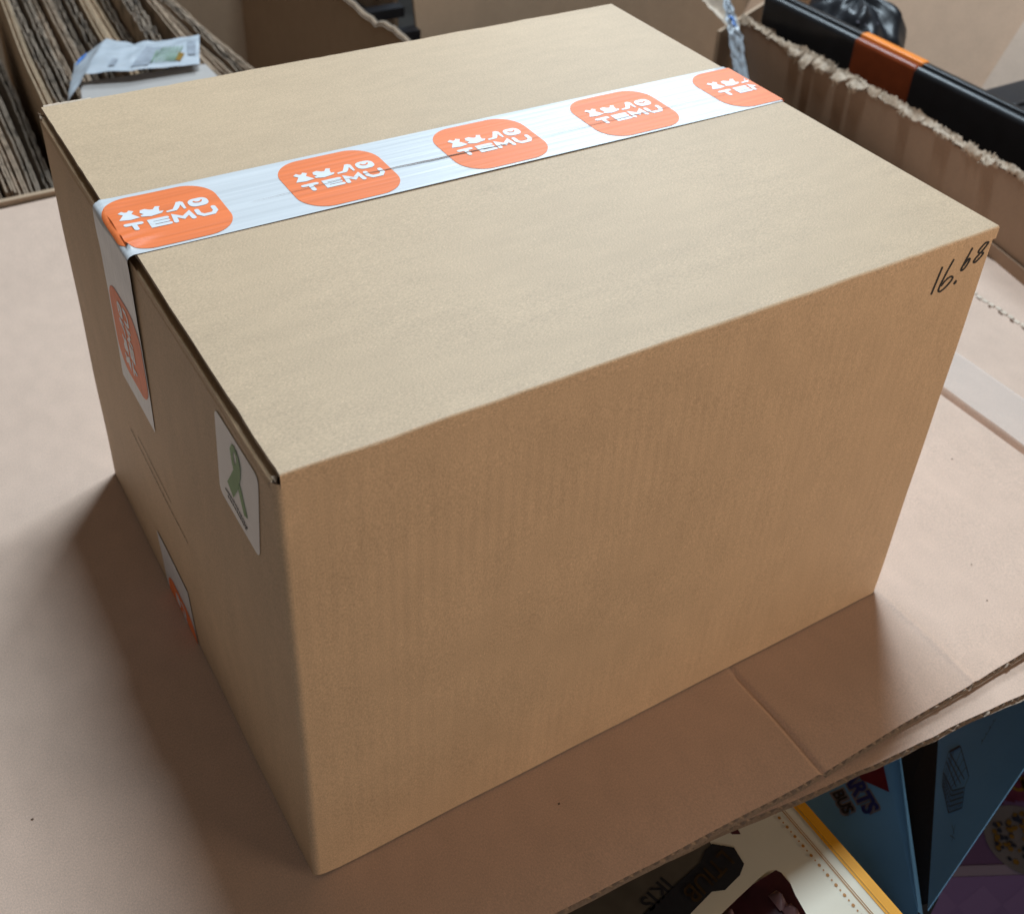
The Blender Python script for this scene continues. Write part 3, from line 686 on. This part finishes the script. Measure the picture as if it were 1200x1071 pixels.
# top panel with the window cut out (two pieces round the opening)
tpn = MB()
tpn.poly([(.05, .12, cz), (.05, -.43, cz), (0.4604, -.43, cz), (0.4604, -0.2603, cz)] + [(x, y, cz) for x, y in WIN[1:5]] + [(0.585, .12, cz)])
tpn.poly([(0.585, .12, cz), (0.585, -0.2419, cz)] + [(x, y, cz) for x, y in WIN[5:]] + [(0.5711, -.43, cz), (0.7013, -.43, cz), (0.7013, .12, cz)])
tpo = child(tpn, 'top_panel', M['cream'], cb_)
child(MB().box((.05, -.43, -1.9), (0.6995, .12, cz - .05)), 'carton_body', M['cream'], cb_)
child(MB().poly([(x, y, cz - .045) for x, y in ((.43, -.41), (.62, -.41), (.62, -.23), (.43, -.23))]), 'window_contents', M['maroon'], cb_)
wc = MB(); random.seed(21)
for i in range(24):
    x = random.uniform(.46, .59); y = random.uniform(-.42, -.25); s = random.uniform(.006, .02); wc.grid(lambda a, b: (x + s * (a - .5), y + 1.6 * s * (b - .5), cz - .042 + .02 * math.sin(math.pi * a) * math.sin(math.pi * b)), 4, 4)
tag(child(wc, 'wrapped_sweets', M['mauve'], cb_, True), kind='stuff')
def stripe(x0, x1, mat, name, z=.0012): child(MB().poly([(x0, -.43, cz + z), (x1, -.43, cz + z), (x1 , .1, cz + z), (x0, .1, cz + z)]), name, M[mat], cb_)
stripe(0.6852, 0.7013, 'gold', 'gold_stripe'); stripe(0.6805, 0.6842, 'gold', 'thin_stripe'); stripe(0.6612, 0.6626, 'amber', 'hairline'); stripe(0.6648, 0.6658, 'amber', 'hairline')
dt = MB()
for i in range(36):
    y = -.11 - .0085 * i; r = .0026 if i % 2 else .0014; x = 0.6501
    dt.poly([(x + r * math.cos(q * math.pi / 4), y + r * math.sin(q * math.pi / 4), cz + .0012) for q in range(8)])
tag(child(dt, 'dotted_line', M['amber'], cb_), kind='stuff')
BAN = [(0.3126, -0.2244), (0.3884, -0.2031), (0.5047, -0.1828), (0.5213, -0.1717), (0.537, -0.169), (0.561, -0.1893), (0.5573, -0.216), (0.5407, -0.2262), (0.5084, -0.2326), (0.4909, -0.2252), (0.4438, -0.2354), (0.3496, -0.2585)]
child(MB().poly([(x, y, cz + .0012) for x, y in BAN]), 'black_banner', M['ink'], cb_)
M['darkbrown'] = plain('dark_brown', (.105, .088, .066), .5, .4, .25, 60)
child(MB().poly([(x, y, cz + .0006) for x, y in [(.055, .11), (.055, -.42), (.30, -.42), (.350, -.259), (.4438, -.2354), (.50, -.185), (.535, -.172), (.548, -.10), (.548, .11)]]), 'dark_area', M['darkbrown'], cb_)  # dark brown area over the left part of the top panel
child(MB().poly([(x, y, cz + .0012) for x, y in [(.553, -.130), (.578, -.128), (.588, -.155), (.583, -.178), (.572, -.172), (.566, -.150)]]), 'maroon_ribbon_print', M['maroon'], cb_)
def flat_text(body, size, org, xd, yd, mat, parent, name, bold=0, shear=0, sp=1.0):
    vs, fs = text_mesh(body, 1.0, bold, shear, sp); xd = Vector(xd).normalized() * size; yd = Vector(yd).normalized() * size
    o = obj(name, [Vector(org) + xd * x + yd * y for x, y in vs], fs, M[mat], None)
    if parent: o.parent = parent; o.matrix_parent_inverse = Matrix.Translation(-parent.location)
    return o
flat_text('IKIS', .030, (0.4447, -0.1726, cz + .0012), (-.070, -.018, 0), (.020, -.075, 0), 'ink', cb_, 'lettering', .02, 0, 1.1)
flat_text('LTIUB', .036, (0.5453, -0.1828, cz + .0024), (-.15, -.035, 0), (.035, -.15, 0), 'dimgold', cb_, 'lettering', .01, .1, 1.0)
# thin printed sheets squeezed between the cream box and the blue box
for i, (dx, z, mt, lb) in enumerate(((.012, -.30, 'navy', 'dark navy booklet wedged beside the gold stripe'), (.024, -.345, 'mauve', 'mauve glossy leaflet wedged beside the navy booklet'), (.036, -.40, 'navy', 'lowest dark booklet wedged beside the blue box'), (.048, -.44, 'lilac', 'pale lilac leaflet wedged against the blue box'))):
    b_ = MB().grid(lambda a, b: (.703 + dx * 2.2 * a + .004 * N(b * 9, i) , -.42 + .27 * b, z + .10 + .02 * (1 - a) + .004 * N(b * 14, a * 3, i)), 3, 40)
    o = b_.build('booklet', M[mt], None, True); s_ = o.modifiers.new('so', 'SOLIDIFY'); s_.thickness = .008 * U
    tag(o, lb, 'booklet')

bb = empty('blue_box', (1.1, 0, -1.9)); tag(bb, 'blue cardboard box with open flaps below the edge of the sheet', 'box')
A_ = Vector((1.0377, -.1147, -.36)); Bf = Vector((.8859, -.3327, -.36)); SB = .8826; UU = Vector((-.572, -.82, 0)) * SB; VV = Vector((-.774, .539, -.332)) * SB; N2 = Vector((-.272, .19, .943))
def lpm(p, q, off=0): return A_ + UU * p + VV * q + N2 * off
child(MB().slab([lpm(-.35, .012), lpm(-.35, .62), lpm(.42, .62), lpm(.42, .012)], N2, .010), 'flat_flap', M['blue'], bb)
# rounded score of that flap
child(MB().grid(lambda a, b: lpm(-.35 + .655 * b, .014 - .050 * math.sin(a * 1.57) * (1.2 - b), .0 - .040 * (1 - math.cos(a * 1.57))), 12, 10), 'flap_score', M['blue'], bb, True)
C0 = Vector((.8889, -.3376, -.36)); UF = Vector((.7711, .6367, 0)); VF = Vector((.9349, .2398, .2617)); NF = Vector((-.3424, .4146, .8431))
def flm(p, q, off=0): return C0 + UF * p + VF * q + NF * off
child(MB().slab([flm(0, 0), flm(0, .40), flm(.45, .40), flm(.45, 0)], NF, .003), 'upright_flap', M['blue'], bb)
dz = Vector((0, 0, -.11)); child(MB().slab([Bf + VV * .12 + dz * .5, C0 + dz * .3 + Vector((.05, .012, 0)), C0 + UF * .45 + dz * .3 + Vector((.05, .012, 0)), A_ + VV * .22 + dz * .5], (0, 0, 1), 1.4), 'carton_body', M['ink'], bb)  # ink-black block paints the shade of the open interior between the flaps
uf = MB()
def fl_line(pts, wd=.0016):
    strokes(uf, [[p, q] for p, q in zip(pts, pts[1:])], wd, lambda x, y, k_=0: flm(x, y, .0012 + .00005 * (k_ + len(uf.f) % 40)))
def lp2(a, b, t): return (a[0] + (b[0] - a[0]) * t, a[1] + (b[1] - a[1]) * t)
T0, T1, T2, T3, B3, B2, B1, B0 = (.273, .042), (.249, .083), (.152, .118), (.141, .104), (.105, .098), (.135, .053), (.216, .026), (.242, .027)
MID = (.172, .062)
fl_line([T0, T1, T2, T3, B3, B2, B1, B0, T0]); fl_line([B0, MID, T3]); fl_line([MID, B2]); fl_line([lp2(T0, T1, .1), lp2(T0, T1, .9)], .0045)
for i in range(1, 7):
    t = i / 7; fl_line([lp2(B0, MID, t), lp2(T0, T1, .1 + .9 * t) if t < .5 else lp2(T1, T2, 2 * t - 1.0)], .0017)
    fl_line([lp2(B1, B2, t), lp2(B0, MID, t)], .0017); fl_line([lp2(MID, T3, t), lp2(B2, B3, t)], .0017)
for i in range(1, 4):
    t = i / 4; fl_line([lp2(lp2(B0, T0, t), lp2(T0, T1, t), .3), lp2(MID, T2, t)], .0017); fl_line([lp2(MID, B2, t), lp2(T3, B3, t)], .0017); fl_line([lp2(B0, B1, t), lp2(MID, B2, t)], .0009)
for a_, b_ in (((.097, .068), (.071, .077)), ((.090, .077), (.065, .068)), ((.083, .062), (.061, .079))): fl_line([a_, b_], .0008)
for i in range(8):
    p, q = .188 + .0012 * i, .158 + .0066 * i; fl_line([(p - .003, q), (p + .004 - .004 * (i % 2), q + .003), (p - .001, q + .005)], .0012)
tag(child(uf, 'crate_drawing', M['navy'], bb), kind='stuff')
# words and red patch on the flat flap
def lpt(body, size, p, q, mat, name, off, bold, dirp=(1, -.32), updir=(-.30, -.95)):
    xd = UU * dirp[0] + VV * dirp[1]; yd = UU * updir[0] + VV * updir[1]
    return flat_text(body, size, lpm(p, q, off), xd, yd, mat, bb, name, bold, 0, .95)
lpt('ARTS', .044 * SB, .012, .100, 'logogrey', 'lettering_outline', .0012, .105)
lpt('ARTS', .044 * SB, .012, .100, 'bluelogo', 'lettering', .0024, .035)
lpt('BUS', .032 * SB, .050, .126, 'logogrey', 'lettering_outline', .0012, .15)
lpt('BUS', .032 * SB, .050, .126, 'ink', 'lettering', .0024, .03)
child(MB().poly([lpm(*p, .0016) for p in ((-.06, .066), (.027, .066), (.063, .016), (-.06, .016))]), 'red_patch', M['red'], bb)

pb = empty('purple_box', (1.5, -.3, -1.9)); tag(pb, 'purple cardboard box with a printed bowl picture at the bottom right corner', 'box')
PD = Vector((.124, -.066, 0)).normalized(); PN = Vector((.066, .124, 0)).normalized(); P0 = Vector((1.376, -.176, -.9))
def pm(p, q, off=0): return P0 + PD * p + PN * q + Vector((0, 0, off))
child(MB().slab([pm(-.5, 0), pm(.9, 0), pm(.9, .7), pm(-.5, .7)], (0, 0, 1), .01), 'lid', M['purple'], pb)
child(MB().grid(lambda a, b: pm(-.5 + 1.4 * b, -.020 * a, .002 - .006 * a), 1, 8), 'lid_rim', M['lilac'], pb)
fq = MB().grid(lambda a, b: pm(-.5 + 1.4 * b, -.020 - .25 * a, -.006 - .75 * a), 1, 8); child(fq, 'front_panel', M['purple'], pb)
dm = MB()
for i in range(6):
    for j in range(3):
        p = -.26 + .10 * i; t = .10 + .16 * j
        f_ = lambda pp, tt: pm(pp, -.0203 - .25 * tt, -.0056 - .75 * tt)
        dm.poly([f_(p, t - .07), f_(p + .05, t), f_(p, t + .07), f_(p - .05, t)])
child(dm, 'diamond_pattern', M['purplelight'], pb)
def disc(p, q, r, off, k_=20, e=1): return [pm(p + r * math.cos(2 * math.pi * i / k_), q + e * r * math.sin(2 * math.pi * i / k_), off) for i in range(k_)]
child(MB().poly(disc(.155, .055, .085, .002, 28)), 'bowl_picture', M['bowl'], pb)
random.seed(31); bp_ = MB(); bq_ = MB()
for i in range(90):
    a = random.random() * 6.28; r = .070 * math.sqrt(random.random()); (bp_ if i % 2 else bq_).poly(disc(.155 + r * math.cos(a), .055 + r * math.sin(a), random.uniform(.004, .007), .0032 + .00002 * i, 7))
tag(child(bp_, 'berry_picture', M['navy'], pb), kind='stuff'); tag(child(bq_, 'cereal_picture', M['yellow'], pb), kind='stuff')
pk_ = MB()
for i in range(16):
    p = .06 + .013 * i; q = .155 + .012 * N(i * .9); pk_.poly([pm(p, q, .002 + .00005 * i), pm(p + .022, q - .01, .002 + .00005 * i), pm(p + .030, q + .055, .002 + .00005 * i), pm(p + .004, q + .060, .002 + .00005 * i)])
child(pk_, 'pink_swirl', M['pink'], pb)
yl = MB()
for i in range(4):
    cx_, cy_ = .135 + .030 * i, .225 - .014 * i
    strokes(yl, [[(cx_ + .017 * math.cos(t), cy_ + .022 * math.sin(t)) for t in [q * 6.283 / 14 for q in range(15)]]], .008, lambda x, y: pm(x, y, .0042))
child(yl, 'yellow_loops', M['yellow'], pb)
